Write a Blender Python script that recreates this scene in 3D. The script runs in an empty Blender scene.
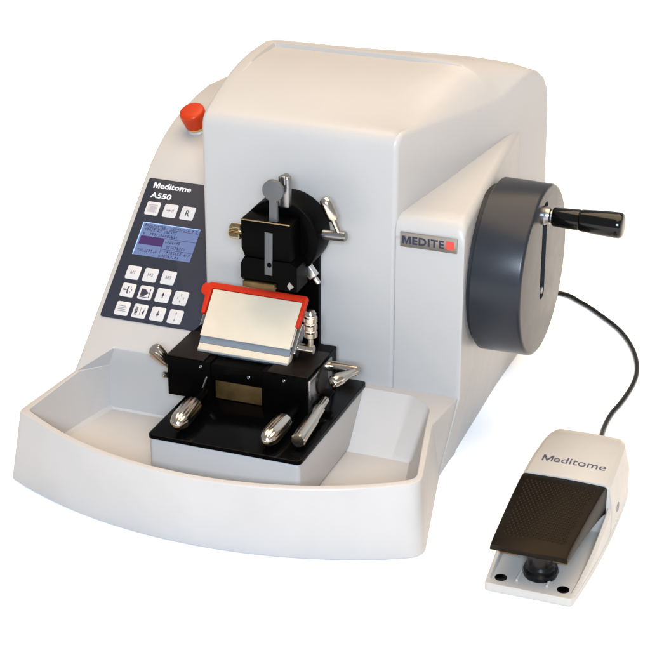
import bpy, bmesh, math, random
from math import sin, cos, pi, radians, sqrt, atan2
from mathutils import Vector as V, Matrix
from mathutils.geometry import tessellate_polygon

random.seed(7)
scene = bpy.context.scene
COL = scene.collection

# ------------------------------------------------------------------ materials
def mat(name, color, rough=.4, metal=0., spec=.5, bump=0., bscale=400., var=0., vscale=30.,
        rvar=0., emit=None, estr=0., coat=0., brushed=False):
    m = bpy.data.materials.new(name); m.use_nodes = True
    nt = m.node_tree; n = nt.nodes; l = nt.links
    p = n['Principled BSDF']
    if name != 'white_sweep': color = tuple(c * .80 for c in color)
    p.inputs['Base Color'].default_value = (*color, 1)
    p.inputs['Roughness'].default_value = rough
    p.inputs['Metallic'].default_value = metal
    p.inputs['Specular IOR Level'].default_value = spec
    if coat:
        p.inputs['Coat Weight'].default_value = coat
        p.inputs['Coat Roughness'].default_value = .1
    if emit:
        p.inputs['Emission Color'].default_value = (*emit, 1)
        p.inputs['Emission Strength'].default_value = estr
    tc = n.new('ShaderNodeTexCoord')
    if var:
        t = n.new('ShaderNodeTexNoise'); t.inputs['Scale'].default_value = vscale
        t.inputs['Detail'].default_value = 5
        l.new(tc.outputs['Object'], t.inputs['Vector'])
        r = n.new('ShaderNodeMapRange')
        r.inputs['From Min'].default_value = .3; r.inputs['From Max'].default_value = .7
        r.inputs['To Min'].default_value = 1 - var; r.inputs['To Max'].default_value = 1 + var
        l.new(t.outputs['Fac'], r.inputs['Value'])
        mx = n.new('ShaderNodeMix'); mx.data_type = 'RGBA'; mx.blend_type = 'MULTIPLY'
        mx.inputs[0].default_value = 1
        mx.inputs[6].default_value = (*color, 1)
        l.new(r.outputs['Result'], mx.inputs[7])
        l.new(mx.outputs[2], p.inputs['Base Color'])
    if rvar:
        t = n.new('ShaderNodeTexNoise'); t.inputs['Scale'].default_value = 60
        t.inputs['Detail'].default_value = 6
        if brushed:
            mp = n.new('ShaderNodeMapping'); mp.inputs['Scale'].default_value = (1, 14, 14)
            l.new(tc.outputs['Object'], mp.inputs['Vector']); l.new(mp.outputs[0], t.inputs['Vector'])
        else:
            l.new(tc.outputs['Object'], t.inputs['Vector'])
        r = n.new('ShaderNodeMapRange')
        r.inputs['To Min'].default_value = max(.02, rough - rvar); r.inputs['To Max'].default_value = rough + rvar
        l.new(t.outputs['Fac'], r.inputs['Value']); l.new(r.outputs['Result'], p.inputs['Roughness'])
    if bump:
        t = n.new('ShaderNodeTexNoise'); t.inputs['Scale'].default_value = bscale
        t.inputs['Detail'].default_value = 3
        l.new(tc.outputs['Object'], t.inputs['Vector'])
        b = n.new('ShaderNodeBump'); b.inputs['Strength'].default_value = bump
        b.inputs['Distance'].default_value = .0004
        l.new(t.outputs['Fac'], b.inputs['Height']); l.new(b.outputs['Normal'], p.inputs['Normal'])
    return m

CASE = (.438, .414, .394)
M_case = mat('case_plastic', CASE, .38, spec=.35, bump=.10, bscale=900, var=.025, vscale=9, rvar=.06)
M_tray = mat('tray_plastic', (.464, .440, .424), .42, spec=.3, bump=.10, bscale=900, var=.035, vscale=14, rvar=.06)
M_ped = mat('pedal_plastic', (.46, .435, .405), .34, spec=.4, bump=.08, bscale=1100, var=.03, vscale=18, rvar=.05)
M_black = mat('black_anodised', (.0012, .0011, .0011), .36, spec=.03, var=.25, vscale=40, rvar=.08)
M_blackgloss = mat('black_gloss', (.0012, .0012, .0014), .16, spec=.085, rvar=.04)
M_darkbrown = mat('dark_bronze', (.011, .0075, .006), .35, metal=.2, spec=.12, rvar=.08)
M_steel = mat('polished_steel', (.66, .60, .52), .19, metal=1, rvar=.06, brushed=True)
M_steel_grey = mat('satin_steel', (.34, .335, .34), .30, metal=1, rvar=.08, brushed=True)
M_bright = mat('bright_steel', (.85, .83, .82), .30, metal=1, rvar=.05)
M_gold = mat('knurled_brass', (.42, .33, .19), .26, metal=1, rvar=.06)
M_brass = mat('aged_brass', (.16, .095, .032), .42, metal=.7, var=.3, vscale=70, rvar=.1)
M_keygrey = mat('grey_zinc', (.11, .11, .11), .45, metal=.2, spec=.25, rvar=.06)
M_knife = mat('knife_plate', (.60, .51, .39), .36, spec=.3, var=.05, vscale=35, rvar=.08)
M_blue = mat('blue_sheen', (.30, .34, .39), .32, metal=.6, rvar=.06)  # reflected blue put into the colour, for the carrier's band and lower edge
M_red = mat('red_guard', (.48, .022, .005), .38, spec=.2, var=.06, vscale=50)
M_redbtn = mat('red_button', (.47, .034, .004), .36, spec=.2, var=.04, vscale=40)
M_yellow = mat('yellow_ring', (.55, .36, .06), .4)
M_panel = mat('panel_film', (.026, .028, .040), .45, spec=.17, bump=.06, bscale=700, var=.05, vscale=20)
M_key = mat('membrane_key', (.56, .535, .53), .42, spec=.3, var=.02, vscale=60)
M_ink = mat('dark_ink', (.035, .033, .05), .5, spec=.2)
M_greyink = mat('grey_ink', (.22, .21, .24), .5, spec=.2)
M_white = mat('white_ink', (.68, .68, .70), .5, spec=.2)
M_lcd = mat('lcd', (.07, .10, .20), .25, emit=(.16, .205, .37), estr=.42)
M_lcdhi = mat('lcd_edge', (.2, .3, .5), .25, emit=(.26, .46, .85), estr=.8)
M_lcdmark = mat('lcd_mark', (.012, .012, .04), .3, emit=(.03, .04, .14), estr=.3)
M_lcdpurple = mat('lcd_cursor', (.02, .008, .05), .3, emit=(.055, .012, .12), estr=.5)
M_wheel = mat('wheel_plastic', (.021, .023, .029), .30, spec=.20, bump=.05, bscale=600, var=.06, vscale=25, rvar=.05)
M_slot = mat('slot_plastic', (.017, .018, .022), .5, spec=.2)
M_grip = mat('grip_plastic', (.002, .002, .002), .14, spec=.3)
M_plate = mat('name_plate', (.30, .27, .235), .33, metal=.75, var=.06, vscale=60, rvar=.08, brushed=True)
M_navy = mat('navy_ink', (.020, .024, .05), .45, spec=.3)
M_redmark = mat('red_mark', (.62, .045, .03), .4)
def tint(m, c):
    m.node_tree.nodes['Principled BSDF'].inputs['Specular Tint'].default_value = (*c, 1); return m
M_treadle = mat('treadle_rubber', (.0042, .0025, .0015), .42, spec=.12, bump=.1, bscale=900, var=.15, vscale=60)
tint(M_treadle, (1., .82, .66))
M_bellows = mat('black_rubber', (.003, .003, .0035), .25, spec=.25)
M_cable = mat('cable_rubber', (.003, .003, .003), .34, spec=.25)
M_label = mat('blue_grey_ink', (.045, .048, .085), .5)
M_floor = mat('white_sweep', (.93, .93, .93), .9, spec=0.)

# ------------------------------------------------------------------ helpers
ORIGIN = {}
def thing(name, loc, label, cat, group=None):
    o = bpy.data.objects.new(name, None); COL.objects.link(o)
    o.location = loc; o.empty_display_size = .05
    o['label'] = label; o['category'] = cat
    if group: o['group'] = group
    ORIGIN[o.name] = V(loc)
    return o

def obj(name, bm, m, parent=None, smooth=32, label=None):
    if smooth:
        for f in bm.faces: f.smooth = True
        lim = radians(smooth)
        for e in bm.edges:
            if len(e.link_faces) == 2:
                e.smooth = e.calc_face_angle(0) < lim
    me = bpy.data.meshes.new(name); bm.to_mesh(me); bm.free()
    me.materials.append(m)
    o = bpy.data.objects.new(name, me); COL.objects.link(o)
    if parent:
        o.parent = parent
        o.location = -ORIGIN.get(parent.name, V((0, 0, 0)))
        if parent.name not in ORIGIN: o.location = (0, 0, 0)
    if label: o['label'] = label
    return o

def B(): return bmesh.new()

def recalc(bm):
    bmesh.ops.recalc_face_normals(bm, faces=bm.faces[:])
    return bm

def box(bm, x0, x1, y0, y1, z0, z1, M=None, bev=0., seg=3):
    pts = [V((x, y, z)) for z in (z0, z1) for y in (y0, y1) for x in (x0, x1)]
    t = bmesh.new()
    vs = [t.verts.new(p) for p in pts]
    for q in ((0, 2, 3, 1), (4, 5, 7, 6), (0, 1, 5, 4), (2, 6, 7, 3), (0, 4, 6, 2), (1, 3, 7, 5)):
        t.faces.new([vs[i] for i in q])
    recalc(t)
    if bev:
        bmesh.ops.bevel(t, geom=t.edges[:], offset=bev, segments=seg, profile=.5, affect='EDGES')
    if M is not None: bmesh.ops.transform(t, matrix=M, verts=t.verts[:])
    merge(bm, t); return bm

def merge(bm, t):
    mp = {}
    for v in t.verts: mp[v] = bm.verts.new(v.co)
    for f in t.faces:
        try: bm.faces.new([mp[v] for v in f.verts])
        except ValueError: pass
    t.free()

def frame(o, ex, ey, ez):
    ex, ey, ez = V(ex), V(ey), V(ez)
    return Matrix(((ex.x, ey.x, ez.x, o[0]), (ex.y, ey.y, ez.y, o[1]), (ex.z, ey.z, ez.z, o[2]), (0, 0, 0, 1)))

def lathe(bm, p, d, prof, n=40, flute=None):
    """solid of revolution: prof = [(distance along d, radius)]"""
    p = V(p); d = V(d).normalized()
    a = d.cross(V((0, 0, 1)) if abs(d.z) < .9 else V((1, 0, 0))).normalized(); b = d.cross(a)
    rings = []
    fl = (lambda i: 1 + flute[1] * (abs(cos(flute[0] * pi * i / n)) - .6)) if flute else (lambda i: 1)
    for t, r in prof:
        c = p + d * t
        if r < 1e-6: rings.append([bm.verts.new(c)])
        else: rings.append([bm.verts.new(c + a * (r * fl(i) * cos(2 * pi * i / n)) + b * (r * fl(i) * sin(2 * pi * i / n))) for i in range(n)])
    for r0, r1 in zip(rings, rings[1:]):
        for i in range(n):
            j = (i + 1) % n
            if len(r0) == 1 and len(r1) == 1: continue
            if len(r0) == 1: bm.faces.new((r0[0], r1[i], r1[j]))
            elif len(r1) == 1: bm.faces.new((r0[i], r0[j], r1[0]))
            else: bm.faces.new((r0[i], r0[j], r1[j], r1[i]))
    if len(rings[0]) > 1: bm.faces.new(rings[0])
    if len(rings[-1]) > 1: bm.faces.new(rings[-1])
    recalc(bm); return bm

def rod(bm, p0, p1, r0, r1=None, c=.0008, n=32):
    p0, p1 = V(p0), V(p1); L = (p1 - p0).length
    r1 = r0 if r1 is None else r1
    return lathe(bm, p0, p1 - p0, [(0, r0 - c), (c, r0), (L - c, r1), (L, r1 - c)], n)

def catmull(pts, k=10):
    P = [V(p) for p in pts]; P = [2 * P[0] - P[1]] + P + [2 * P[-1] - P[-2]]
    out = []
    for i in range(1, len(P) - 2):
        for s in range(k):
            t = s / k
            out.append(.5 * ((2 * P[i]) + (P[i + 1] - P[i - 1]) * t + (2 * P[i - 1] - 5 * P[i] + 4 * P[i + 1] - P[i + 2]) * t * t
                             + (3 * P[i] - P[i - 1] - 3 * P[i + 1] + P[i + 2]) * t ** 3))
    out.append(P[-2]); return out

def tube(bm, pts, r, n=16):
    rings = []
    for i, p in enumerate(pts):
        d = (pts[min(i + 1, len(pts) - 1)] - pts[max(i - 1, 0)]).normalized()
        a = d.cross(V((0, 0, 1))).normalized(); b = d.cross(a)
        rings.append([bm.verts.new(p + a * r * cos(2 * pi * k / n) + b * r * sin(2 * pi * k / n)) for k in range(n)])
    for r0, r1 in zip(rings, rings[1:]):
        for k in range(n): bm.faces.new((r0[k], r0[(k + 1) % n], r1[(k + 1) % n], r1[k]))
    bm.faces.new(rings[0]); bm.faces.new(rings[-1])
    recalc(bm); return bm

def fillet(poly, radii, seg=6, closed=True):
    """round the corners of a 2D polygon"""
    out = []; n = len(poly)
    for i, p in enumerate(poly):
        r = radii[i] if isinstance(radii, (list, tuple)) else radii
        if r <= 0 or (not closed and i in (0, n - 1)): out.append(V((p[0], p[1]))); continue
        p = V((p[0], p[1])); a = V(poly[i - 1][:2]); b = V(poly[(i + 1) % n][:2])
        u = (a - p).normalized(); w = (b - p).normalized()
        ang = u.angle(w); t = min(r / math.tan(ang / 2), .45 * (a - p).length, .45 * (b - p).length)
        p0, p1 = p + u * t, p + w * t
        for s in range(seg + 1):
            f = s / seg
            out.append((1 - f) ** 2 * p0 + 2 * f * (1 - f) * p + f * f * p1)
    return out

def prism(bm, poly, M, h, bev=0., seg=2):
    """extrude a 2D outline (local x,y) by h along local z"""
    t = bmesh.new()
    lo = [t.verts.new((p[0], p[1], 0)) for p in poly]; hi = [t.verts.new((p[0], p[1], h)) for p in poly]
    n = len(poly)
    t.faces.new(lo); top = t.faces.new(hi)
    for i in range(n): t.faces.new((lo[i], lo[(i + 1) % n], hi[(i + 1) % n], hi[i]))
    recalc(t)
    if bev:
        bmesh.ops.bevel(t, geom=list(top.edges), offset=bev, segments=seg, profile=.5, affect='EDGES')
    bmesh.ops.transform(t, matrix=M, verts=t.verts[:])
    merge(bm, t); recalc(bm); return bm

def rrect(x0, x1, y0, y1, r, seg=5):
    return fillet([(x0, y0), (x1, y0), (x1, y1), (x0, y1)], r, seg)

def glyph_bm(s, M, x0, x1, y0, y1, bold=0., depth=.0003, spacing=1.):
    """letters of the built-in font fitted to a box in the plane M"""
    c = bpy.data.curves.new('lettering', 'FONT'); c.body = s
    c.offset = bold; c.space_character = spacing; c.resolution_u = 4
    o = bpy.data.objects.new('lettering', c); COL.objects.link(o)
    dg = bpy.context.evaluated_depsgraph_get()
    me = bpy.data.meshes.new_from_object(o.evaluated_get(dg))
    bpy.data.objects.remove(o); bpy.data.curves.remove(c)
    bm = bmesh.new(); bm.from_mesh(me); bpy.data.meshes.remove(me)
    xs = [v.co.x for v in bm.verts]; ys = [v.co.y for v in bm.verts]
    ax, bx, ay, by = min(xs), max(xs), min(ys), max(ys)
    for v in bm.verts:
        v.co = V((x0 + (v.co.x - ax) / (bx - ax) * (x1 - x0), y0 + (v.co.y - ay) / (by - ay) * (y1 - y0), 0))
    r = bmesh.ops.extrude_face_region(bm, geom=bm.faces[:])
    bmesh.ops.translate(bm, vec=(0, 0, depth), verts=[g for g in r['geom'] if isinstance(g, bmesh.types.BMVert)])
    recalc(bm)
    bmesh.ops.transform(bm, matrix=M, verts=bm.verts[:])
    return bm

def text_bm(s, M, x0, x1, y0, y1, bold=0., depth=.0003, spacing=1.):
    """as glyph_bm, with a capital M drawn as a polygon"""
    if s[0] != 'M': return glyph_bm(s, M, x0, x1, y0, y1, bold, depth, spacing)
    W = x1 - x0; h = y1 - y0; k = {'Meditome': .165, 'MEDITE': .215}.get(s, .56); wM = k * (x1 - x0)
    g = {'Meditome': .012, 'MEDITE': .03}.get(s, .10) * (x1 - x0)
    if s == 'M1':
        bm = bmesh.new(); a = x0 + wM + g; q = .07 * W
        prism(bm, [(a + q, y0), (a + 2.4 * q, y0), (a + 2.4 * q, y1), (a + 1.3 * q, y1), (a, y1 - .2 * h), (a, y1 - .36 * h), (a + q, y1 - .24 * h)], M, depth)
    else:
        bm = glyph_bm(s[1:], M, x0 + wM + g, x1, y0, y1, bold, depth, spacing)
    st = .135 + bold * 3.6
    p = [(0, 0), (0, 1), (st * 1.25, 1), (.5, .36), (1 - st * 1.25, 1), (1, 1), (1, 0), (1 - st, 0), (1 - st, .66), (.5 + st * .30, .02), (.5 - st * .30, .02), (st, .66), (st, 0)]
    prism(bm, [(x0 + a * wM, y0 + b * h * .97) for a, b in p], M, depth)
    return bm

def ring_fill(bm, outer, inner):
    """flat faces between two vertex loops"""
    vs = outer + inner
    for tri in tessellate_polygon([[v.co for v in outer], [v.co for v in inner]]):
        try: bm.faces.new([vs[i] for i in tri])
        except ValueError: pass

def bridge(bm, a, b):
    n = len(a)
    for i in range(n):
        bm.faces.new((a[i], a[(i + 1) % n], b[(i + 1) % n], b[i]))

def inset2(poly, d):
    """offset a closed counter-clockwise/clockwise 2D loop inward by d"""
    n = len(poly); area = sum(poly[i][0] * poly[(i + 1) % n][1] - poly[(i + 1) % n][0] * poly[i][1] for i in range(n))
    sgn = 1 if area > 0 else -1; out = []
    for i in range(n):
        p = V(poly[i][:2]); t = (V(poly[(i + 1) % n][:2]) - V(poly[i - 1][:2])).normalized()
        out.append(p + V((-t.y, t.x)) * d * sgn)
    return out

# ------------------------------------------------------------------ setting: white sweep
def build_floor():
    bm = B()
    prof = [(-14, 0), (5.5, 0)]
    for i in range(1, 13):
        a = i / 12 * pi / 2; prof.append((5.5 + 2.5 * sin(a), 2.5 - 2.5 * cos(a)))
    prof.append((8.0, 7))
    rows = [[bm.verts.new((x, y, z)) for x in (-14, 14)] for y, z in prof]
    for a, b in zip(rows, rows[1:]): bm.faces.new((a[0], a[1], b[1], b[0]))
    o = obj('floor', bm, M_floor); o['kind'] = 'structure'
build_floor()

# ------------------------------------------------------------------ the microtome
T = thing('microtome', (-.17, .08, 0), 'large cream white laboratory slicing machine with dark handwheel and open chip tray in front',
          'laboratory machine')

# --- chip tray ----------------------------------------------------
def arc_pts(xc, yc, R, x0, x1, n=28):
    return [(x0 + (x1 - x0) * i / n, yc - sqrt(R * R - (x0 + (x1 - x0) * i / n - xc) ** 2)) for i in range(n + 1)]

def tray_outline(bl, tl, cl, arc, cr, tr, gr, br, rl, rr, rt):
    pts = [bl, tl, cl] + arc + [cr, tr, gr, br]
    rad = [0, .01, rl] + [0] * len(arc) + [rr, rt, 0, 0]
    return fillet(pts, rad, 8)

bm = B()
rim = tray_outline((-.369, .05), (-.3693, -.060), (-.3788, -.163), arc_pts(-.172, .1244, .35, -.352, .004), (.0352, -.1585),
                   (.0078, -.044), (.0138, .016), (.0145, .05), .012, .020, .006)
bot = tray_outline((-.366, .05), (-.367, -.060), (-.3965, -.1575), arc_pts(-.180, .2365, .45, -.372, .006), (.0385, -.1560),
                   (.0025, .000), (.0025, .016), (.003, .05), .012, .020, .012)
inn = fillet([(-.330, -.0345), (-.3425, -.0345), (-.3655, -.0606), (-.3718, -.156)] + arc_pts(-.172, .1244, .3435, -.356, .012) + [(.0285, -.152), (.0055, -.058), (-.005, -.012), (-.03, .007), (-.2, .007), (-.2, -.0345)],
             [0, .002, 0, .012] + [0] * 29 + [.016, .012, .02, .02, 0, 0], 8)
flo = fillet([(-.330, -.0345), (-.3432, -.0345), (-.3510, -.0700), (-.3645, -.148)] + arc_pts(-.172, .1244, .334, -.350, .006) + [(.0150, -.146), (-.0060, -.070), (-.0140, -.036), (-.035, -.0345), (-.2, -.0345), (-.2, -.0346)],
             [0, .002, 0, .012] + [0] * 29 + [.016, .012, .006, .01, 0, 0], 8)
def loop(bm, pts, z): return [bm.verts.new((p[0], p[1], z)) for p in pts]
bot_in = inset2(bot, .0015)
L0 = loop(bm, bot_in, 0.); L1 = loop(bm, bot, .0015)
L2 = loop(bm, rim, .0785); L2b = loop(bm, inset2(rim, .0005), .0796); L3 = loop(bm, inset2(rim, .0016), .08)
for a, b in ((L0, L1), (L1, L2), (L2, L2b), (L2b, L3)): bridge(bm, a, b)
I3 = loop(bm, inn, .08); I2 = loop(bm, inset2(inn, .0008), .0792)
ring_fill(bm, L3, I3); bridge(bm, I3, I2)
F2 = loop(bm, flo, .034); F1 = loop(bm, inset2(flo, .0035), .030)
bridge(bm, I2, F2); bridge(bm, F2, F1)
for tri in tessellate_polygon([[v.co for v in F1]]): bm.faces.new([F1[i] for i in tri])
recalc(bm)
tray = obj('chip_tray', bm, M_tray, T, smooth=28)

# --- pedestal and black base plate --------------------------------
bm = B(); box(bm, -.2352, -.0812, -.1672, .017, .0302, .0798, bev=.004); obj('pedestal', bm, M_tray, T)
bm = B(); prism(bm, rrect(-.2362, -.0800, -.1685, .0125, .0055), Matrix.Translation((0, 0, .0802)), .0042, bev=.0007)
base_plate = obj('base_plate', bm, M_blackgloss, T)

# --- control console ----------------------------------------------
def console():
    bm = B()
    xL, xm, xR = -.3693, -.3355, -.2535
    sl = [(-.0362, .1004), (-.02, .1139), (.05, .1726), (.1265, .2367), (.146, .2496), (.1657, .2595), (.19, .2682), (.2169, .2742), (.25, .2790), (.2831, .2808), (.33, .276)]
    rows = []
    for i, (y, z) in enumerate(sl):
        rows.append([bm.verts.new((x, y, z)) for x in (xL, xm, xR)])
    for a, b in zip(rows, rows[1:]):
        bm.faces.new((a[0], a[1], b[1], b[0])); bm.faces.new((a[1], a[2], b[2], b[1]))
    c0 = bm.verts.new((xL, -.0606, .0801)); c1 = bm.verts.new((-.3665, -.0606, .0801))
    bm.faces.new((c0, c1, rows[0][1], rows[0][0]))
    bl = bm.verts.new((xL, .33, .06)); fl = bm.verts.new((xL, -.0606, .0785)); fm = bm.verts.new((-.3663, -.0606, .0785))
    bm.faces.new((c0, fl, fm, c1))
    wl = bm.verts.new((-.3435, -.0362, .0785))
    bm.faces.new([fm, wl, rows[0][1], c1])
    bm.faces.new([fl, c0] + [r[0] for r in rows] + [bl])
    w0 = bm.verts.new((-.3435, -.0362, .028)); w1 = bm.verts.new((xR, -.0362, .028))
    bm.faces.new((rows[0][1], wl, w0, w1, rows[0][2]))
    br = bm.verts.new((xR, .33, .028))
    bm.faces.new([w1, br] + [r[2] for r in reversed(rows)])
    recalc(bm)
    # soft edges: fold between wall and slope, outer left edge
    es = []
    for e in bm.edges:
        a, b = e.verts
        if {a, b} == {rows[0][1], rows[0][2]}: es.append(e)
    bmesh.ops.bevel(bm, geom=es, offset=.0018, segments=3, profile=.5, affect='EDGES')
    es = [e for e in bm.edges if all(abs(v.co.x - xL) < 1e-5 for v in e.verts) and all(v.co.z > .079 for v in e.verts) and len(e.link_faces) == 2 and e.calc_face_angle(0) > .8]
    bmesh.ops.bevel(bm, geom=es, offset=.0022, segments=3, profile=.5, affect='EDGES')
    return bm
cons = obj('control_console', console(), M_case, T)

# --- control panel: local axes u (right), s (up the slope), n (out) -----
S = V((0, .7664, .6423)); N = V((0, -.6423, .7664))
PM = frame((0, -.0606, .0800), (1, 0, 0), S, N)          # local x is world x
def PMo(h): return PM @ Matrix.Translation((0, 0, h))
bm = B(); prism(bm, fillet([(-.3634, .0634), (-.2538, .0634), (-.2538, .2300), (-.3634, .2300)], [.003, .003, .001, .003], 4), PMo(.0001), .0010, bev=.0003)
panel = obj('control_panel', bm, M_panel, T)
cols1 = [-.3476, -.3272, -.3072]
keys = []
for i, u in enumerate(cols1): keys.append((u, .1940, ['menu', 'retract', 'R'][i]))
for i, u in enumerate([-.3436, -.3238, -.3035]): keys.append((u, .1174, 'M%d' % (i + 1)))
for i, u in enumerate([-.3425, -.3224, -.3028, -.2829]): keys.append((u, .0968, ['trim', 'section', 'up', 'cycle'][i]))
for i, u in enumerate([-.3415, -.3217, -.3015, -.2818]): keys.append((u, .0754, ['lines', 'cut', 'down', 'updown'][i]))
K = .0077
def quad_bm(bm, polys, h=.0002):
    for p in polys: prism(bm, p, PMo(.0016), h)
    return bm
def rect(u, s, a, b, c, d): return [(u + a, s + b), (u + c, s + b), (u + c, s + d), (u + a, s + d)]
def arrow(u, s, up=1, k=1.):
    f = lambda x, y: (u + x * k, s + y * up * k)
    return [f(-.0005, -.0032), f(.0005, -.0032), f(.0005, -.0002), f(.0018, -.0002), f(0, .0034), f(-.0018, -.0002), f(-.0005, -.0002)]
for u, s, kind in keys:
    bm = B(); prism(bm, rrect(u - K, u + K, s - .0079, s + .0079, .0022), PMo(.0008), .0008, bev=.0003)
    obj('button', bm, M_key, panel)
    lm = M_greyink; bm = None
    if kind == 'R': bm = text_bm('R', PMo(.0016), u - .0022, u + .0024, s - .0038, s + .0034, bold=.01, depth=.0002); lm = M_ink
    elif kind[0] == 'M': bm = text_bm(kind, PMo(.0016), u - .0031, u + .0030, s - .0018, s + .0020, bold=.006, depth=.0002)
    elif kind == 'menu':
        bm = quad_bm(B(), [rect(u, s, -.0050, .0036, .0050, .0046), rect(u, s, -.0050, -.0050, -.0043, .0030), rect(u, s, .0043, -.0050, .0050, .0030), rect(u, s, -.0036, -.0046, .0036, .0026)])
        lm = mat('pale_ink', (.36, .33, .35), .5)
    elif kind == 'retract':
        bm = quad_bm(B(), [rect(u, s, -.0042, -.0004, -.0012, .0004), [(u - .0014, s - .0015), (u + .0012, s), (u - .0014, s + .0015)], rect(u, s, .0018, -.0014, .0024, .0014), rect(u, s, .0034, -.0020, .0040, .0020)]); lm = M_greyink
    elif kind == 'trim':
        bm = quad_bm(B(), [rect(u, s, -.0056, -.0006, -.0018, .0008), [(u - .0006, s - .0042), (u + .0008, s - .0042), (u - .0002, s), (u + .0008, s + .0044), (u - .0006, s + .0044), (u - .0014, s)],
                           rect(u, s, .0024, -.004, .0030, -.0016), rect(u, s, .0038, -.001, .0044, .0014), rect(u, s, .0024, .002, .0030, .0042)]); lm = M_ink
    elif kind == 'section':
        bm = quad_bm(B(), [[(u - .0052, s - .0042), (u - .0010, s - .0042), (u + .0034, s - .0002), (u - .0010, s + .0040), (u - .0052, s + .0040)], rect(u, s, .0042, -.0048, .0050, .0046), rect(u, s, -.0052, -.0058, .0050, -.0051)]); lm = M_ink
    elif kind == 'up': bm = quad_bm(B(), [arrow(u, s, 1)]); lm = M_ink
    elif kind == 'down': bm = quad_bm(B(), [arrow(u, s, -1)]); lm = M_ink
    elif kind == 'updown': bm = quad_bm(B(), [arrow(u, s + .0036, 1, .55), arrow(u, s - .0036, -1, .55)])
    elif kind == 'cycle':
        bm = quad_bm(B(), [arrow(u, s + .0036, 1, .5), arrow(u, s - .0036, -1, .5), rect(u, s, -.0036, -.0012, -.0028, .0016), rect(u, s, .0028, -.0016, .0036, .0012)])
    elif kind == 'lines':
        bm = quad_bm(B(), [rect(u, s, -.0048, a, b, a + .0006) for a, b in ((-.0034, .0044), (-.0014, .0036), (.0006, .0046), (.0026, .0030))])
    elif kind == 'cut':
        bm = quad_bm(B(), [rect(u, s, -.0054, a, -.0026, a + .0011) for a in (-.0046, -.0030, -.0014, .0002, .0018, .0034)] + [rect(u, s, .0004, -.0044, .0008, .0044), [(u + .0024, s - .0012), (u + .0050, s - .0042), (u + .0050, s + .0018)], rect(u, s, .0046, .0018, .0052, .0046)]); lm = M_ink
    if bm: obj('legend', bm, lm, panel)
obj('lettering', text_bm('Meditome', PMo(.0011), -.3554, -.3122, .2186, .2254, bold=.022), M_white, panel)
obj('lettering', text_bm('A550', PMo(.0011), -.3552, -.3312, .2066, .2131, bold=.022), M_white, panel)
# lcd
bm = B(); prism(bm, [(-.3522, .1383), (-.2868, .1383), (-.2868, .1772), (-.3522, .1772)], PMo(.0008), .0006); scr = obj('display', bm, M_lcd, panel)
bm = B()
for p in ([(-.3522, .1383), (-.3512, .1383), (-.3512, .1772), (-.3522, .1772)], [(-.3512, .1764), (-.2868, .1764), (-.2868, .1772), (-.3512, .1772)]): prism(bm, p, PMo(.0014), .0001)
obj('display_edge', bm, M_lcdhi, panel)
bm = B(); prism(bm, [(-.3495, .1512), (-.3225, .1512), (-.3225, .1612), (-.3495, .1612)], PMo(.0014), .0001); obj('display_cursor', bm, M_lcdpurple, panel)
bm = B()
def glyphs(u0, u1, s, h=.0030, w=.0021):
    u = u0
    while u < u1:
        if random.random() < .9:
            for r in range(5):
                for c in range(3):
                    if random.random() < .50:
                        a = u + c * w / 3.6; b = s + r * h / 5
                        prism(bm, [(a, b), (a + w / 4, b), (a + w / 4, b + h / 5.6), (a, b + h / 5.6)], PMo(.00142), .00008)
        u += w * 1.18
glyphs(-.3495, -.327, .1724); glyphs(-.320, -.298, .1724); glyphs(-.2955, -.2945, .1724); glyphs(-.2915, -.2905, .1724)
glyphs(-.3480, -.311, .1673, .0036); glyphs(-.3480, -.309, .1624, .0034)
glyphs(-.3205, -.304, .1560, .0034); glyphs(-.3205, -.297, .1500, .0038)
glyphs(-.3480, -.327, .1425, .0034); glyphs(-.3180, -.290, .1440, .0032); glyphs(-.3220, -.300, .1395, .0032)
for p in ([(-.3495, .1713), (-.2875, .1713), (-.2875, .1717), (-.3495, .1717)], [(-.3225, .1610), (-.2872, .1610), (-.2872, .1614), (-.3225, .1614)],
          [(-.3225, .1482), (-.2872, .1482), (-.2872, .1486), (-.3225, .1486)], [(-.3228, .1386), (-.3224, .1386), (-.3224, .1612), (-.3228, .1612)]):
    prism(bm, p, PMo(.00142), .00008)
obj('display_lettering', bm, M_lcdmark, panel)

# --- emergency stop -----------------------------------------------
en = V((-.10, -.40, .91)).normalized(); eb = V((-.3360, .1815, .2650))
bm = B(); lathe(bm, eb - en * .002, en, [(-.002, .0122), (.0035, .0120), (.0045, .0112), (.0055, .0106)], 40); es = obj('emergency_stop', bm, M_case, T)
bm = B(); lathe(bm, eb, en, [(.0045, .0113), (.0062, .0113)], 40); obj('collar', bm, M_yellow, es)
bm = B(); lathe(bm, eb, en, [(.0060, .0110), (.0066, .0118), (.019, .0136), (.0215, .0140), (.0238, .0139), (.0254, .0133), (.0264, .0120), (.0270, .0080), (.0272, 0)], 48); obj('push_button', bm, M_redbtn, es)

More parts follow.
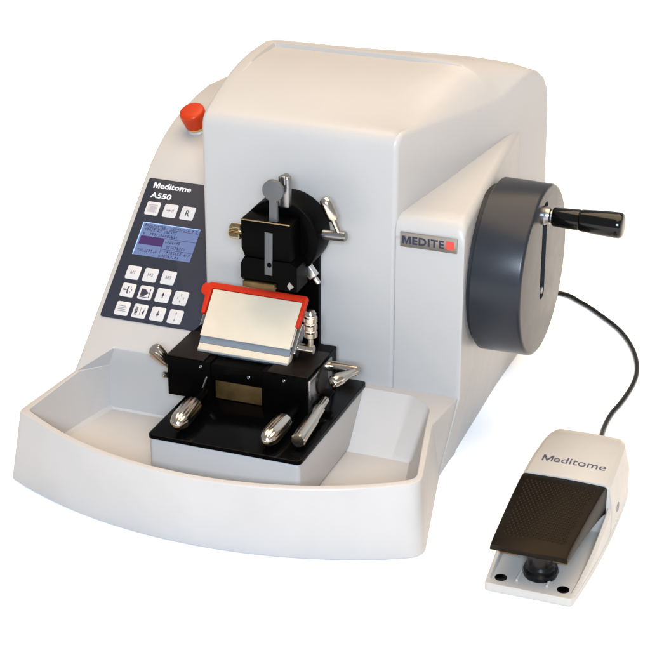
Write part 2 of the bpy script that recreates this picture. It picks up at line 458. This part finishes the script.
# --- main housing -------------------------------------------------
def xr(y): return -.0540 + .300 * (y - .018)
def housing():
    bm = B()
    prof = [(.018, .05), (.018, .20), (.018, .3280)]
    top = [(.0184, .3335), (.0200, .3380), (.0235, .3420), (.0290, .3450), (.0370, .3485), (.0500, .3535), (.0700, .3605), (.0914, .3660), (.1150, .3702), (.1400, .3722), (.1600, .3722), (.1762, .3719)]
    prof += top
    nrec = len(prof) - 1                                   # last row of the sunken field
    prof += [(.1770, .3720), (.1788, .3722), (.1863, .3710), (.1950, .3690), (.2136, .3640), (.2300, .3590), (.2450, .3530), (.2600, .3445), (.2710, .3340), (.2780, .3190), (.2815, .300), (.2830, .20), (.2830, .05)]
    sm = lambda t: max(0, min(1, t)) ** 2 * (3 - 2 * max(0, min(1, t)))
    rows = []
    for i, (y, z) in enumerate(prof):
        R = xr(y); d = 0
        D = max(0, z - (.3455 - .089 * (y - .015))) if (y > .025 and z > .3) else 0
        D *= 1 - .8 * sm((y - .185) / .075)
        E = D * (1 - .8 * sm((y - .07) / .11))
        if 2 < i <= nrec: d = .0036 * sm((y - .085) / .08)
        xs = [(-.2570, 0), (-.2440, 0), (-.2428, d), (-.20, d + E * .03), (-.155, d + E * .11), (R - .088, d + E * .23), (R - .056, d * .55 + E * .36), (R - .034, d * .1 + E * .40 + D * .06),
              (R - .020, D * .24 + E * .31), (R - .011, D * .52 + E * .14), (R - .005, D * .81), (R, D)]
        rows.append([bm.verts.new((x, y, z - dd + (.0055 * sm((y - .13) / .09) * sm((x + .22) / .18) if z > .31 else 0))) for x, dd in xs])
    for a, b in zip(rows, rows[1:]):
        for k in range(len(a) - 1): bm.faces.new((a[k], a[k + 1], b[k + 1], b[k]))
    lf = bm.faces.new([r[0] for r in rows]); rf = bm.faces.new([r[-1] for r in rows])
    recalc(bm)
    def rim_edges(k, lo, hi):
        out = []
        for i in range(len(rows) - 1):
            if lo <= i < hi:
                e = bm.edges.get((rows[i][k], rows[i + 1][k]))
                if e: out.append(e)
        return out
    bmesh.ops.bevel(bm, geom=rim_edges(0, 0, len(rows) - 1) + rim_edges(-1, 0, len(rows) - 1), offset=.0042, segments=5, profile=.5, affect='EDGES', clamp_overlap=True)
    return bm
hou = obj('housing', housing(), M_case, T, smooth=24)

# --- side cover carrying the handwheel ----------------------------
def cover():
    bm = B()
    secs = [(.0172, .2390), (.0177, .2470), (.0194, .2550), (.0230, .2605), (.0280, .2640), (.0420, .2665), (.10, .2745), (.17, .2860), (.245, .2975), (.27, .2980), (.288, .2955), (.335, .10)]
    rows = []
    for y, Tz in secs:
        xs = .0160 - .010 * (y - .012) / .32
        h = min(.08, Tz - .012)
        p = [(xs - .0130, 0), (xs, h)]
        for k in range(6):
            a = k / 5 * pi / 2; p.append((xs - .009 + .009 * cos(a), Tz - .009 + .009 * sin(a)))
        xl = -.0536
        p += [(xl, Tz), (xl, h), (xl, 0)]
        yb = -.020 * max(0, 1 - (y - .0172) / .05) ** 2
        rows.append([bm.verts.new((x, y + (yb if (z == 0 and x > xl) else 0), z)) for x, z in p])
    for a, b in zip(rows, rows[1:]):
        n = len(a)
        for k in range(n): bm.faces.new((a[k], a[(k + 1) % n], b[(k + 1) % n], b[k]))
    f = rows[0]; bm.faces.new(f[1:-1]); bm.faces.new((f[0], f[1], f[-2], f[-1])); bm.faces.new(rows[-1]); recalc(bm)
    es = []
    for i in range(len(f)):
        e = bm.edges.get((f[i], f[(i + 1) % len(f)]))
        if e and e.calc_length() > .05 and min(v.co.z for v in e.verts) > .07 and abs(e.verts[0].co.z - e.verts[1].co.z) > .04: es.append(e)
    for off, part in ((.0050, [e for e in es if e.verts[0].co.x > 0]), (.0012, [e for e in es if e.verts[0].co.x < 0])):
        bmesh.ops.bevel(bm, geom=part, offset=off, segments=5, profile=.5, affect='EDGES')
    return bm
cov = obj('side_cover', cover(), M_case, T, smooth=30)
bm = B(); box(bm, -.3655, -.002, .0505, .331, 0.0005, .074, bev=.003); obj('base_frame', bm, M_case, T)

# nameplate on the side cover
NM = frame((0, .0171, 0), (1, 0, 0), (0, 0, 1), (0, -1, 0))
NPM = NM
bm = B(); prism(bm, rrect(-.0485, .0090, .2340, .2490, .0006, 2), NPM, .0014, bev=.0004); npl = obj('name_plate', bm, M_plate, T)
NT = NPM @ Matrix.Translation((0, 0, .0014))
obj('lettering', text_bm('MEDITE', NT, -.0465, -.0040, .2375, .2455, bold=.03, spacing=1.12), M_navy, npl)
bm = B(); prism(bm, [(-.0022, .2375), (.0060, .2375), (.0060, .2458), (-.0022, .2458)], NT, .0003); obj('red_square', bm, M_redmark, npl)

# --- handwheel ----------------------------------------------------
wc = V((.0, .1077, .1909)); WR = .0868
def wheel():
    bm = B()
    x0, x1 = .0205, .0715
    prof = [(x0, WR - .006), (x0, WR - .001), (x0 + .001, WR), (x1 - .0035, WR - .0004), (x1 - .0012, WR - .0012), (x1 - .0003, WR - .0024), (x1, WR - .0042)]
    n = 96; rings = []
    for x, r in prof:
        rings.append([bm.verts.new((x, wc.y + r * cos(2 * pi * i / n), wc.z + r * sin(2 * pi * i / n))) for i in range(n)])
    for a, b in zip(rings, rings[1:]): bridge(bm, a, b)
    bm.faces.new(rings[0])
    # slot cut into the face
    sl = fillet([(.0960, .1615), (.1130, .1615), (.1130, .2640), (.0960, .2640)], .0084, 8)
    s1 = [bm.verts.new((x1, p.x, p.y)) for p in sl]; s0 = [bm.verts.new((x1 - .0045, p.x, p.y)) for p in sl]
    ring_fill(bm, rings[-1], s1); bridge(bm, s1, s0); bm.faces.new(s0)
    recalc(bm); return bm
whl = obj('handwheel', wheel(), M_wheel, T, smooth=40)
bm = B(); lathe(bm, (.006, wc.y, wc.z), (1, 0, 0), [(0, .079), (.0145, .079)], 72); obj('hub', bm, M_slot, whl)
bm = B(); prism(bm, fillet([(.0964, .1619), (.1126, .1619), (.1126, .2636), (.0964, .2636)], .0080, 8), frame((.0672, 0, 0), (0, 1, 0), (0, 0, 1), (1, 0, 0)), .0010); obj('slot_floor', bm, M_wheel, whl)
bm = B(); lathe(bm, (.0682, .1045, .1700), (1, 0, 0), [(0, .0036), (.003, .0036), (.0036, .003), (.0030, .0015), (.0030, 0)], 24); obj('screw', bm, M_steel_grey, whl)
hp = V((.0640, .0985, .2525))
bm = B(); lathe(bm, hp, (1, 0, 0), [(0, .0095), (.0095, .0095), (.0105, .0088), (.0140, .0080), (.0150, .0066), (.0205, .0062)], 40); obj('ferrule', bm, M_steel_grey, whl)
bm = B(); lathe(bm, hp + V((.0165, 0, 0)), (1, 0, 0), [(0, .0070), (.0004, .0086), (.0016, .0094), (.0240, .0103), (.0268, .0104), (.0274, .0099), (.0280, .0104), (.029, .0108), (.050, .0124), (.0640, .0128), (.0672, .0126), (.0692, .0116), (.0702, .0098), (.0706, .006), (.0706, 0)], 48)
obj('crank_grip', bm, M_grip, whl)

# --- specimen head ------------------------------------------------
hc = V((-.1545, 0, .2445))
bm = B(); lathe(bm, (hc.x, .0150, hc.z), (0, -1, 0), [(0, .030), (.010, .030), (.0102, .0375), (.0125, .0390), (.0440, .0390), (.0455, .0384), (.0462, .0370), (.0462, .0290), (.0445, .0280), (.0445, 0)], 96)
head = obj('specimen_head', bm, M_black, T)
bm = B(); box(bm, -.1775, -.1312, .0112, .0195, .081, .243, bev=.0006); obj('slide_plate', bm, M_black, T)
CM = frame((0, -.029, 0), (1, 0, 0), (0, 0, 1), (0, -1, 0))
bm = B(); prism(bm, [(-.1848, .2400), (-.1815, .2312), (-.1340, .2312), (-.1340, .2690), (-.1848, .2690)], CM, .026, bev=.0008)
obj('upper_jaw', bm, M_black, head)
bm = B(); prism(bm, [(-.1815, .2310), (-.1850, .2245), (-.1850, .2055), (-.1500, .2055), (-.1500, .2020), (-.1270, .2020), (-.1270, .2270), (-.1330, .2310)], CM, .0275)
bmesh.ops.bevel(bm, geom=[e for e in bm.edges if all(v.co.z < .2056 and v.co.y < -.05 and v.co.x < -.1499 for v in e.verts)], offset=.0042, segments=1, affect='EDGES')
obj('lower_jaw', bm, M_black, head)
bm = B(); box(bm, -.1843, -.1506, -.0552, -.040, .1990, .2056, bev=.0012); obj('jaw_reflection', bm, M_brass, head)  # brown floor reflection on the jaw's chamfer, put in as a coloured box
bm = B(); box(bm, -.1843, -.1345, -.0556, -.0545, .2684, .2696, bev=.0004, seg=2); obj('jaw_glint', bm, M_gold, head)  # highlight along the jaw's top edge, painted as a gold strip
bm = B(); prism(bm, [(-.1602, .2160), (-.1523, .2155), (-.1516, .2590), (-.1596, .2596)], frame((0, -.0557, 0), (1, 0, 0), (0, 0, 1), (0, -1, 0)), .0012, bev=.0003); obj('slot_bar', bm, M_keygrey, head)
bm = B(); lathe(bm, (-.1551, -.0568, .2265), (0, -1, 0), [(0, .0024), (.0004, .0024), (.0004, 0)], 20); obj('screw_hole', bm, M_black, head)
# grey keyhole plate standing out of the jaw
kc = (-.1533, .3000); pl = []
for i in range(33):
    a = radians(-68 + 316 * i / 32); pl.append((kc[0] + .0107 * cos(a), kc[1] + .0107 * sin(a)))
pl = [(kc[0] - .0043, .262), (kc[0] + .0043, .262)] + pl
bm = B(); prism(bm, pl, frame((0, -.0475, 0), (1, 0, 0), (0, 0, 1), (0, -1, 0)), .0038, bev=.0006); obj('key_plate', bm, M_keygrey, head)
bm = B(); box(bm, -.1530, -.1418, -.0395, -.0300, .2790, .3105, bev=.0020); box(bm, -.1498, -.1448, -.0405, -.029, .3025, .3115, bev=.0012)
obj('clamp_bracket', bm, M_steel_grey, head)
# knurled knob on the left
def knurled(bm, p, d, L, r, n=36, c=.001):
    p = V(p); d = V(d).normalized(); a = d.cross(V((0, 0, 1)) if abs(d.z) < .9 else V((1, 0, 0))).normalized(); b = d.cross(a)
    R = []
    for t, rr, k in ((0, r - c, 0), (c, r, 1), (L - c, r, 1), (L, r - c, 0)):
        ring = []
        for i in range(2 * n):
            q = rr - (.0006 if (k and i % 2) else 0); th = pi * i / n
            ring.append(bm.verts.new(p + d * t + a * q * cos(th) + b * q * sin(th)))
        R.append(ring)
    for x, y in zip(R, R[1:]): bridge(bm, x, y)
    bm.faces.new(R[0]); bm.faces.new(R[-1]); recalc(bm); return bm
bm = B(); rod(bm, (-.1890, -.0480, .2530), (-.180, -.0480, .2530), .0042); knurled(bm, (-.1982, -.0480, .2530), (1, 0, 0), .0112, .0074); obj('clamp_knob', bm, M_gold, head)
bm = B(); rod(bm, (-.1875, -.045, .2425), (-.183, -.045, .2425), .0022); obj('stop_pin', bm, M_gold, head)
# lever on the right
bm = B(); rod(bm, (-.1200, -.0150, .2480), (-.0925, -.0150, .2490), .0050, c=.001); lev = obj('pivot_pin', bm, M_steel_grey, head)
a, b = V((-.0985, -.0150, .2490)), V((-.1150, -.0165, .2872)); d = (b - a).normalized(); L = (b - a).length
bm = B(); lathe(bm, a, d, [(0, .0026), (L - .025, .0028), (L - .0242, .0048), (L - .021, .0058), (L - .007, .0060), (L - .003, .0052), (L - .0008, .0032), (L, 0)], 32); obj('clamp_lever', bm, M_steel, head)
SM = frame((-.1262, -.022, .2105), V((.80, 0, .60)), V((0, 1, 0)), V((-.60, 0, .80)))
bm = B(); box(bm, -.0042, .0042, -.004, .004, -.0062, .0062, M=SM, bev=.0008); rod(bm, (-.1225, -.021, .2045), (-.1180, -.021, .1985), .0024); rod(bm, (-.1340, -.020, .2120), (-.1290, -.021, .2105), .0030)
obj('locking_screw', bm, M_bright, head)
bm = B(); prism(bm, [(-.1345, .2035), (-.1300, .2075), (-.1345, .2120), (-.1368, .2075)], frame((0, -.0566, 0), (1, 0, 0), (0, 0, 1), (0, -1, 0)), .0006); obj('marker', bm, M_steel_grey, head)

# --- knife holder -------------------------------------------------
zb = .0845
bm = B(); box(bm, -.2535, -.2075, -.0840, -.004, zb, .1264, bev=.0007); box(bm, -.1535, -.1060, -.0840, -.004, zb, .1264, bev=.0007)
box(bm, -.2074, -.1536, -.0825, -.004, .1075, .1248, bev=.0005); box(bm, -.2074, -.1536, -.0600, -.004, zb, .1074)
kh = obj('knife_holder', bm, M_black, T)
for a, b in ((-.2537, -.2140), (-.1475, -.1058)):
    bm = B(); box(bm, a, b, -.0840, -.024, .1266, .1280, bev=.0005); obj('cap_plate', bm, M_darkbrown, kh)
bm = B(); box(bm, -.2060, -.1548, -.0760, -.0605, zb + .0006, .1065, bev=.0005); obj('brass_block', bm, M_brass, kh)
for p in ((-.1675, -.0822, .1168), (-.2178, -.0837, .1205), (-.1300, -.0837, .1205)):
    bm = B(); lathe(bm, p, (0, -1, 0), [(0, .0017), (.0008, .0017), (.0011, .0013), (.0006, .0008), (.0006, 0)], 16); obj('screw', bm, M_steel_grey, kh)
a = V((-.2105, -.0855, .1115)); bm = B(); rod(bm, a, (-.2165, -.0865, .0935), .0011); obj('tension_rod', bm, M_steel_grey, kh)
s45 = sqrt(.5)
KM = frame((0, -.067, .1285), (1, 0, 0), (0, s45, s45), (0, -s45, s45))
def KMo(h): return KM @ Matrix.Translation((0, 0, h))
bm = B(); box(bm, -.2180, -.1450, .004, .050, -.028, -.0095, M=KM, bev=.001); obj('tilt_block', bm, M_black, kh)
bm = B(); box(bm, -.2292, -.1336, .0012, .046, -.0090, -.0012, M=KM, bev=.0005); box(bm, -.2291, -.1337, .0016, .0088, -.0011, .0003, M=KM, bev=.0006); obj('blade_carrier', bm, M_knife, kh)
bm = B(); prism(bm, [(.0089, .0002), (.0190, .0012), (.0190, -.0030), (.0089, -.0030)], KM @ frame((-.2290, 0, 0), (0, 1, 0), (0, 0, 1), (1, 0, 0)), .0952); obj('carrier_sheen', bm, M_blue, kh)  # blue reflection band below the pressure plate, put into the strip's colour
bm = B(); box(bm, -.2290, -.1338, .0000, .0014, -.0085, -.0004, M=KM, bev=.0003); obj('lip_sheen', bm, M_blue, kh)  # thin blue reflection along the carrier's bottom edge, put into the colour
bm = B(); box(bm, -.2292, -.1342, .0152, .0648, .0020, .0036, M=KM, bev=.0005); obj('pressure_plate', bm, M_knife, kh)
bm = B(); box(bm, -.1334, -.1285, .012, .044, -.010, .0015, M=KM, bev=.0012); obj('end_cheek', bm, M_steel_grey, kh)
bm = B()
g = fillet([(-.2350, .0385), (-.2310, .0385), (-.2306, .0655), (-.1348, .0655), (-.1352, .0385), (-.1312, .0385), (-.1302, .0720), (-.2335, .0720), (-.2352, .0705), (-.2395, .0705), (-.2420, .0660), (-.2415, .0600), (-.2362, .0575)],
           [.001, .001, .001, .001, .001, .001, .003, .003, .001, .002, .002, .002, .001], 4)
prism(bm, g, KMo(-.001), .0050, bev=.0007); obj('blade_guard', bm, M_red, kh)
# lever with ribbed grip right of the knife
bm = B(); rod(bm, (-.1340, -.0480, .1400), (-.1130, -.0480, .1400), .0048, c=.0008); obj('knife_pin', bm, M_steel, kh)
a, b = V((-.1165, -.0480, .1400)), V((-.1165, -.0480, .1822)); d = b - a; L = d.length
pr = [(0, .0028), (.0125, .0026), (.0130, .0046)]
for k in range(3):
    t = .0135 + k * .0078; pr += [(t, .0050), (t + .0008, .0066), (t + .0054, .0066), (t + .0062, .0050), (t + .0074, .0048)]
pr += [(L - .004, .0056), (L - .001, .0040), (L, 0)]
bm = B(); lathe(bm, a, d, pr, 32); obj('knife_lever', bm, M_steel, kh)
# side fittings
bm = B(); box(bm, -.1058, -.1030, -.0840, -.024, zb + .001, .1240, bev=.0008); sp = obj('side_plate', bm, M_steel_grey, kh)
bm = B(); lathe(bm, (-.1030, -.0545, .1125), (1, 0, 0), [(0, .0138), (.0014, .0138), (.0020, .0132), (.0020, 0)], 48); obj('eccentric_boss', bm, M_darkbrown, kh)
bm = B(); box(bm, -.1029, -.0985, -.077, -.058, .0880, .0965, bev=.001); box(bm, -.1029, -.0930, -.060, -.042, .0955, .0978, bev=.0006); obj('lever_slot', bm, M_black, kh)
bm = B(); rod(bm, (-.1060, -.0290, .1165), (-.0735, -.0290, .1165), .0054, c=.001); obj('tilt_shaft', bm, M_steel, kh)
a, b = V((-.0770, -.0310, .1160)), V((-.0875, -.0660, .1180)); L = (b - a).length
bm = B(); lathe(bm, a, b - a, [(0, .0040), (.008, .0036), (.014, .0042), (L - .012, .0064), (L - .003, .0062), (L - .001, .0052), (L, .0035), (L, 0)], 32); obj('tilt_lever', bm, M_steel, kh)
a, b = V((-.0935, -.0680, .0990)), V((-.0900, -.1490, .0945)); L = (b - a).length
bm = B(); lathe(bm, a, b - a, [(0, .0040), (.018, .0040), (.0185, .0056), (.040, .0060), (.0405, .0069), (L - .0015, .0074), (L, .0062), (L, 0)], 12); obj('clamp_lever', bm, M_steel, kh)
for p, q, r in (((-.1160, -.0845, .0962), (-.1172, -.1640, .0955), .0092), ((-.2125, -.0845, .0962), (-.2085, -.1640, .0955), .0095)):
    a, b = V(p), V(q); L = (b - a).length
    bm = B(); rod(bm, a, a + (b - a) * ((L - .0455) / L), .0042); obj('lever_stem', bm, M_black, kh)
    pr = [(L - .0460, r * .86), (L - .0455, r * .94), (L - .0400, r * .98), (L - .034, r), (L - .0155, r)]
    for k in range(1, 10):
        th = k / 9 * pi / 2; pr.append((L - .0155 + .0155 * sin(th), r * cos(th) if k < 9 else 0))
    bm = B(); lathe(bm, a, b - a, pr, 80, (10, .05)); obj('locking_lever', bm, M_steel, kh)
bm = B(); a, b = V((-.2535, -.0690, .1045)), V((-.2700, -.0815, .1305)); L = (b - a).length
lathe(bm, a, b - a, [(0, .0042), (L * .35, .0044), (L * .40, .0060), (L - .005, .0076), (L - .0016, .0070), (L - .0002, .0050), (L, .0030), (L, 0)], 64, (8, .08))
obj('lateral_lever', bm, M_steel, kh)
bm = B(); rod(bm, (-.2530, -.0760, .1010), (-.2600, -.0820, .1040), .0032); obj('lateral_pin', bm, M_steel, kh)

# ------------------------------------------------------------------ foot pedal
P = thing('foot_pedal', (.147, -.08, 0), 'small cream white foot switch with a dark ribbed treadle lying beside the machine', 'foot switch')
pcx = .1470
def half(y):                       # half width of the pedal body
    t = (y + .19) / .22
    return .0405 + .0052 * sin(pi * min(1, max(0, t))) ** .8
def pedal_base():
    bm = B()
    ys = [-.190 + .22 * i / 24 for i in range(25)]
    right = [(pcx + half(y), y) for y in ys]; left = [(pcx - half(y), y) for y in reversed(ys)]
    out = right + left
    out = fillet(out, [.006] + [0] * 23 + [.006, .006] + [0] * 23 + [.006], 4)
    a = loop(bm, inset2(out, .001), 0.); b = loop(bm, out, .0012); c = loop(bm, out, .0070); d = loop(bm, inset2(out, .0012), .0082)
    for p, q in ((a, b), (b, c), (c, d)): bridge(bm, p, q)
    for tri in tessellate_polygon([[v.co for v in d]]): bm.faces.new([d[i] for i in tri])
    # side walls, high at the hood and sweeping down to the toe
    for sg in (-1, 1):
        rows = []
        for i in range(22):
            y = -.0600 - .122 * i / 21; t = (y + .182) / .122
            h = .0095 + .0285 * t ** 1.45
            xo = pcx + sg * (half(y) - .0003); xi = xo - sg * .0042
            rows.append([bm.verts.new((x, y, z)) for x, z in ((xo, .0075), (xo, h - .0012), (xo - sg * .0012, h), (xi + sg * .0008, h), (xi, h - .0008), (xi - sg * .0010, .0078))])
        for p, q in zip(rows, rows[1:]):
            for k in range(5): bm.faces.new((p[k], p[k + 1], q[k + 1], q[k]))
        bm.faces.new(rows[0]); bm.faces.new(rows[-1])
    # shallow channel ridges under the treadle
    for sg in (-1, 1): box(bm, pcx + sg * .014 - .0012, pcx + sg * .014 + .0012, -.178, -.100, .0075, .0105, bev=.0008)
    recalc(bm); return bm
pb = obj('pedal_base', pedal_base(), M_ped, P)
def hood():
    bm = B()
    ys = [(-.0660, .0580, 0), (-.0655, .0592, 0), (-.0560, .0606, 0), (-.03, .0630, 0), (0, .0643, 0), (.015, .0640, 0), (.024, .0622, .0012), (.029, .0580, .003), (.0310, .048, .0045), (.0315, .03, .005), (.0312, .0085, .005)]
    rows = []
    for y, zt, ins in ys:
        w = half(min(y, .03)) - .0003 - ins + (.001 if y > -.03 else .0004)
        wt = w - .0050 - max(0, (y + .02)) * .05
        p = [(-w, .0083), (-w - .0, max(.01, zt * .55)), (-wt - .0012, zt - .0045)]
        for k in range(5):
            a = k / 4 * pi / 2; p.append((-wt + .0030 * (1 - sin(a) * 1) * -.4 + .0030 * sin(a), zt - .0034 + .0034 * sin(a)))
        full = p + [(0, zt + .0008)] + [(-x, z) for x, z in reversed(p)]
        rows.append([bm.verts.new((pcx + x, y, max(.0083, z))) for x, z in full])
    for a, b in zip(rows, rows[1:]):
        for k in range(len(a) - 1): bm.faces.new((a[k], a[k + 1], b[k + 1], b[k]))
    bm.faces.new(rows[0]); recalc(bm); return bm
hd = obj('hood', hood(), M_ped, P, smooth=40)
HM = frame((0, 0, .06385), (1, 0, 0), (0, 1, 0), (0, 0, 1))
bm = text_bm('Meditome', HM, .1170, .1785, -.0440, -.0338, bold=.003, depth=.00015)
for v in bm.verts: v.co.z += -.06385 + .0606 + .0924 * (v.co.y + .056) + .0008 * (1 - abs(v.co.x - pcx) / .036) + .0001
obj('lettering', bm, M_label, P)
# treadle: wedge with a studded top
def treadle():
    bm = B()
    y0, y1 = -.0675, -.1790
    secs = []
    n = 14
    for i in range(n + 1):
        t = i / n; y = y0 + (y1 - y0) * t
        z = .0600 - .0045 * t - .0100 * t ** 1.7
        w = .0408 - .0050 * t
        th = .030 - .0225 * t ** .8
        secs.append((y, z, w, th))
    rows = []
    for i, (y, z, w, th) in enumerate(secs):
        e = .0016 if i in (0, n) else 0
        p = [(-w, z - th), (-w, z - .0030 - e), (-w + .0009, z - .0009 - e), (-w + .0028, z - e), (0, z + .0010 - e), (w - .0028, z - e), (w - .0009, z - .0009 - e), (w, z - .0030 - e), (w, z - th)]
        rows.append([bm.verts.new((pcx - .001 + x - .0025 * (i / n), y - (.006 * (1 - (x / .041) ** 2) if i >= n - 1 else 0) - (0 if i < n else .0), zz)) for x, zz in p])
    for a, b in zip(rows, rows[1:]):
        m = len(a)
        for k in range(m): bm.faces.new((a[k], a[(k + 1) % m], b[(k + 1) % m], b[k]))
    bm.faces.new(rows[0]); bm.faces.new(rows[-1]); recalc(bm)
    # studs
    for r in range(26):
        t = .12 + .76 * r / 25; y = y0 + (y1 - y0) * t
        z = .0600 - .0045 * t - .0100 * t ** 1.7
        w = .0408 - .0050 * t
        for c in range(-8, 9):
            x = (c + (.5 if r % 2 else 0)) * .0040
            if abs(x) > w - .0075: continue
            zz = z + .0010 * (1 - abs(x) / w) - .0003
            cx = pcx - .001 + x - .0025 * t
            v = [bm.verts.new((cx + dx, y + dy, zz - dy * -.28 * 0)) for dx, dy in ((-.0019, 0), (0, -.0024), (.0019, 0), (0, .0024))]
            ap = bm.verts.new((cx, y, zz + .0017))
            for k in range(4): bm.faces.new((v[k], v[(k + 1) % 4], ap))
    return bm
tr = obj('treadle', treadle(), M_treadle, P, smooth=30)
bm = B(); lathe(bm, (pcx + .003, -.158, .0080), (0, -.10, 1), [(0, .0150), (.004, .0165), (.0075, .0160), (.009, .0140), (.012, .0142), (.0145, .0128), (.0165, .0130), (.026, .0118)], 14); obj('adjusting_knob', bm, M_bellows, P)
for a, b in ((-.034, -.016), (.016, .030)):
    bm = B(); box(bm, pcx + a, pcx + b, -.170, -.160, .0300, .0335, bev=.001); obj('hinge_bar', bm, M_brass, P)
for x in (pcx - .0290, pcx + .0290):
    bm = B(); lathe(bm, (x, -.1765, .0078), (0, 0, 1), [(0, .0056), (.0010, .0056), (.0012, .0050), (.0006, .0030), (.0006, 0)], 24); obj('screw', bm, M_blackgloss, P)
bm = B(); lathe(bm, (pcx + half(-.04) - .0010, -.040, .0240), (1, 0, 0), [(0, .0048), (.0014, .0048), (.0016, .0042), (.0010, 0)], 24); obj('side_plug', bm, M_greyink, P)

# ------------------------------------------------------------------ cable
cp = [(-.145, .3325, .030), (-.145, .365, .020), (-.125, .415, .006), (-.075, .468, .0033), (-.0034, .4786, .0033), (.028, .4619, .0033), (.0594, .4335, .0033), (.0918, .3978, .0033),
      (.1152, .3574, .0033), (.1311, .3131, .0033), (.1372, .2722, .0033), (.1362, .2245, .0033), (.1322, .185, .0035), (.1345, .140, .006), (.1440, .085, .015), (.1480, .033, .022)]
bm = B(); tube(bm, catmull(cp, 10), .0026)
cab = obj('cable', bm, M_cable); cab['label'] = 'thin black cable curving from behind the machine to the foot switch'; cab['category'] = 'cable'

# ------------------------------------------------------------------ camera
cam = bpy.data.cameras.new('camera'); co = bpy.data.objects.new('camera', cam); COL.objects.link(co)
f_px, pit, yaw = 2000., radians(24.5), radians(21.)
F = V((-sin(yaw) * cos(pit), cos(yaw) * cos(pit), -sin(pit))); R = V((cos(yaw), sin(yaw), 0)); U = R.cross(F)
co.matrix_world = frame((.5253, -1.6811, .9659), R, U, -F)
cam.sensor_width = 36; cam.lens = 36 * f_px / 650
cam.clip_start = .05; cam.clip_end = 100
scene.camera = co

# ------------------------------------------------------------------ light: lamps and an added fill over a white sweep
w = bpy.data.worlds.new('World'); scene.world = w; w.use_nodes = True
bg = w.node_tree.nodes['Background']; bg.inputs[0].default_value = (.36, .36, .38, 1); bg.inputs[1].default_value = 1.0
def area(name, loc, target, sx, sy, power, color, spread=180):
    l = bpy.data.lights.new(name, 'AREA'); l.shape = 'RECTANGLE'; l.size = sx; l.size_y = sy; l.energy = power; l.color = color; l.spread = radians(spread)
    o = bpy.data.objects.new(name, l); COL.objects.link(o); o.location = loc
    o.rotation_euler = (V(target) - V(loc)).to_track_quat('-Z', 'Y').to_euler()
    return o
area('overhead_lamp', (.30, .45, 3.0), (.2, .35, 0), 3.6, 3.0, 158, (1., .77, .50))
area('camera_flash', (.80, -2.55, 1.42), (-.12, .0, .12), .70, .50, 126, (.695, .838, 1.))
area('floor_fill', (-.9, 2.6, 3.0), (-.9, 2.6, 0), 3.0, 1.2, 45, (.80, .90, 1.), 70)  # unseen fill, added to bring the far floor up to white

scene.view_settings.view_transform = 'Standard'
scene.view_settings.look = 'None'
scene.view_settings.exposure = 0.07
scene.view_settings.gamma = 1.
scene.cycles.max_bounces = 8
scene.cycles.use_denoising = True
